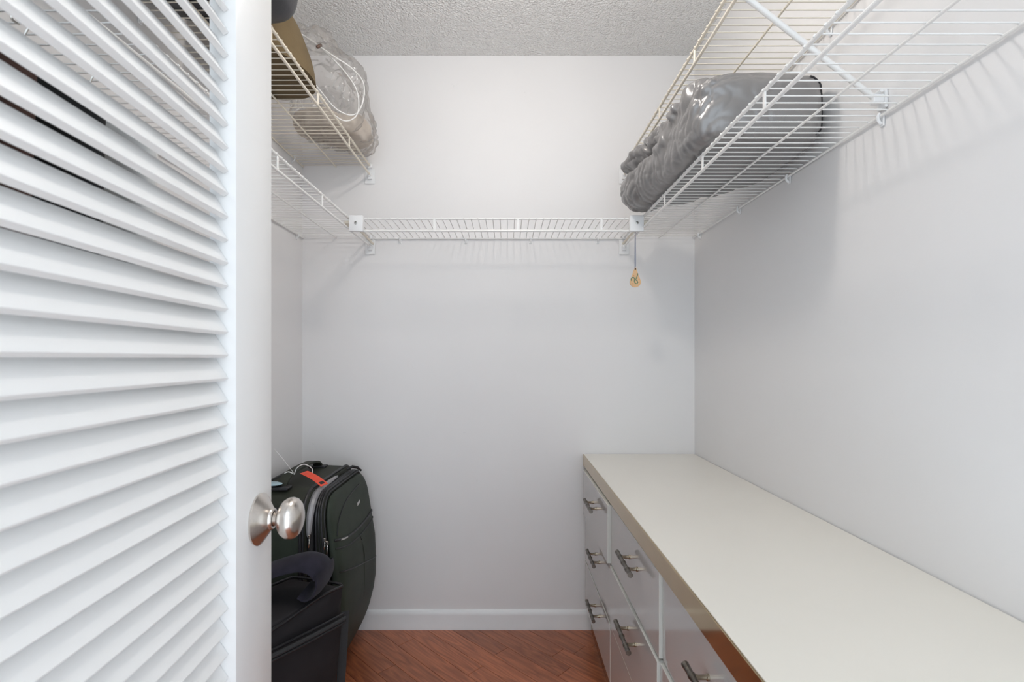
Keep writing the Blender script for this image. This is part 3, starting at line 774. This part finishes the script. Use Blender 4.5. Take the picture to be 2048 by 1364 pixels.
bm=B(); lathe(bm,[(-.010,.004),(-.008,.0055),(.008,.0055),(.010,.004)],(-.627,1.665,2.190),(.6,.3,.5),12); obj('cord_lock',bm,M['brown'],cb)

# ================================================================== OLIVE CUSHION + SLATE BAG on the left upper shelf
bm=B(); ball(bm,(-.722,1.45,1.975),(.120,.138,.245),None,2.4,20)
for v in bm.verts:
    v.co+=v.normal*0 if False else Vector((0,0,0))
r=remesh(bm,.010,3)
for v in r.verts:
    v.co+=v.normal*noise.noise(v.co*9)*.010
    if v.co.z<ZU: v.co.z=ZU
    v.co.x+=.030*max(0,1-(v.co.z-ZU)/.2)
o=obj('cushion',r,M['olive'],None,80); tag(o,'olive brown felt cushion on a yellowed wire shelf beside the clear bag','cushion')
bm=B(); ball(bm,(-.680,1.12,2.075),(.170,.155,.104),None,5,20); r=remesh(bm,.010,3)
for v in r.verts:
    v.co+=v.normal*noise.noise(v.co*8+Vector((4,4,4)))*.010
    if v.co.z<ZU: v.co.z=ZU
sb=thing('soft_case',(-.68,1.12,ZU)); tag(sb,'dark slate grey soft case overhanging the wire shelf near the door','bag')
obj('case_body',r,M['slate'],sb,80)
bm=B(); tube(bm,[(-.680+.150*math.cos(a),1.12+.128*math.sin(a),2.182) for a in [2*PI*k/32 for k in range(32)]],.0035,8,True); obj('case_zipper',bm,M['zip'],sb)

# ================================================================== THINGS GLIMPSED THROUGH THE LOUVERS
M['dgreen']=mat('dark_green_cloth',(.020,.028,.018,1),.85,var=.3,vscale=12)
M['rust']=mat('rust_brown_cloth',(.16,.065,.03,1),.9,var=.25,vscale=10)
M['blackcloth']=mat('black_cloth',(.014,.014,.015,1),.9,var=.2,vscale=10)
M['whitecloth']=mat('white_cloth',(.74,.73,.71,1),.85,var=.03,vscale=10)
M['redcloth']=mat('dark_brown_cloth',(.060,.028,.020,1),.9,var=.2,vscale=10)
# folded blanket on the upper shelf
bl=thing('folded_blanket',(-.72,.72,ZU)); tag(bl,'dark green folded blanket on the yellowed shelf behind the louvered door','blanket')
for k in range(3):
    bm=B(); z0=ZU+.004+k*.047; softbox(bm,[(-.85,.56,z0),(-.60,.56,z0),(-.85,.88,z0),(-.60,.88,z0),(-.85,.56,z0+.044),(-.60,.56,z0+.044),(-.85,.88,z0+.044),(-.60,.88,z0+.044)],10,.001,.001,12,k); obj('fold',bm,M['dgreen'],bl,60)
# hanging garments on the lower shelf's middle rail
def garment(y,col,length,ang,label,cat,hw=.125):
    X,Z=-.7291,1.6634
    g=thing('hanging_garment',(X,y,Z-length-.12),ang); tag(g,label,cat,'clothes hanging behind the louvered door')
    zt=length+.12      # hook height in local frame
    bm=B()
    tube(bm,spline([(-.004,0,zt-.012),(-.0145,0,zt-.004),(-.012,0,zt+.006),(0,0,zt+.0062),(.012,0,zt+.003),(.014,0,zt-.010),(.004,0,zt-.030),(0,0,zt-.055)],5),.0018,6)
    tube(bm,[(-hw+.03,0,zt-.125),(0,0,zt-.055),(hw-.03,0,zt-.125)],.0020,6); local('hanger',bm,M['steel'],g)
    bm=B(); NX,NZ=16,18; lay=[]
    for sgn in (1,-1):
        G=[]
        for j in range(NZ+1):
            f=j/NZ; row=[]
            for i in range(NX+1):
                a=i/NX*2-1
                x=a*hw*(1-.10*f); top=zt-.062-.075*abs(a)**1.2
                z=top*(1-f)+.0*f
                w=(1-a**4)*(.016+.018*f)+.003
                row.append(bm.verts.new((x,sgn*w+.012*f*math.sin(a*11+y*9),z)))
            G.append(row)
        lay.append(G)
    for G in lay:
        for j in range(NZ):
            for i in range(NX): bm.faces.new((G[j][i],G[j][i+1],G[j+1][i+1],G[j+1][i]))
    a,b=lay
    for j in range(NZ):
        for i in (0,NX): bm.faces.new((a[j][i],a[j+1][i],b[j+1][i],b[j][i]))
    for i in range(NX):
        for j in (0,NZ): bm.faces.new((a[j][i],a[j][i+1],b[j][i+1],b[j][i]))
    local('cloth',bm,M[col],g,70)
garment(.42,'rust',.62,0,'rust brown garment on a wire hanger behind the louvered door','garment')
garment(.53,'blackcloth',.70,0,'black garment hanging between the rust brown and dark brown garments','garment')
garment(.64,'redcloth',.55,0,'dark brown garment on a wire hanger behind the louvered door','garment')
garment(.75,'blackcloth',.72,0,'black garment hanging between the dark brown and white garments','garment')
garment(.87,'whitecloth',.50,0,'white garment on a wire hanger behind the louvered door','garment',.12)

# ================================================================== HANGING PENDANT
px_,py_=.485,1.898
pn=thing('pendant',(px_,py_,1.420)); tag(pn,'teardrop wooden pendant hanging by a blue cord from the corner of the shelf','pendant')
M['tan']=mat('tan_wood',srgb(222,182,138),.55,var=.12,vscale=40)
M['teal']=mat('green_paint',srgb(95,128,100),.5,var=.2,vscale=90); M['orange']=mat('orange_paint',srgb(205,110,50),.5,var=.1)
M['bcord']=mat('blue_grey_cord',srgb(105,118,150),.7,var=.1)
H_=.077
out=[]
for k in range(40):
    a=2*PI*k/40; yy=math.cos(a); xx=math.sin(a)*(1-.62*max(0,yy))*.0215*(1.0 if yy<0 else 1-.25*yy)
    zz=.0215+yy*.0215 if yy<0 else .0215+yy*(H_-.0215)
    out.append((xx,zz))
bm=B(); prism(bm,out,lambda p:Vector((px_+p[0],py_-.002,1.42+p[1])),lambda p:Vector((px_+p[0],py_+.002,1.42+p[1])))
bmesh.ops.bevel(bm,geom=[e for e in bm.edges if len(e.link_faces)==2 and e.calc_face_angle(0)>1.0],offset=.0006,segments=1,affect='EDGES')
pt=obj('drop',bm,M['tan'],pn,30)
def paint(pts,r,m,nm):
    bm=B(); tube(bm,spline([(px_+x,py_-.0021,1.42+z) for x,z in pts],5),r,6,False,.25,up=(0,1,0)); obj(nm,bm,M[m],pt)
paint([(-.014,.024),(-.016,.032),(-.009,.038),(-.003,.032),(-.004,.022),(.002,.014),(.008,.017),(.007,.024),(.001,.028)],.0019,'teal','painted_swirl')
paint([(.001,.028),(.004,.036),(.008,.046),(.009,.053)],.0017,'teal','painted_swirl')
for x,z in ((.014,.031),(-.012,.014),(-.009,.008),(-.006,.044),(.013,.019)):
    bm=B(); lathe(bm,[(0,.0016),(.0005,.0014)],(px_+x,py_-.002,1.42+z),(0,-1,0),10); obj('painted_dot',bm,M['orange'],pt)
bm=B(); lathe(bm,[(0,.0026),(.0004,.0026)],(px_,py_-.002,1.42+.069),(0,-1,0),12); obj('cord_hole',bm,M['trim'],pt)
zt=1.628
bm=B(); tube(bm,[(px_-.002,py_-.0022,1.490),(px_-.0026,py_-.0015,1.53),(px_-.001,py_,1.60),(px_,py_,zt)],.0008,6); tube(bm,[(px_+.002,py_+.0022,1.490),(px_+.0026,py_+.001,1.53),(px_+.001,py_,1.60),(px_,py_,zt)],.0008,6)
tube(bm,[(px_+.006*math.cos(a)+.004,py_+.0,zt+.0045+.006*math.sin(a)) for a in [2*PI*k/14 for k in range(14)]],.0009,6,True)
tube(bm,[(px_,py_,zt),(px_+.010,py_-.002,zt-.006)],.0008,6); ball(bm,(px_,py_,zt),(.0022,.0022,.0022),n=6); obj('cord',bm,M['bcord'],pn)
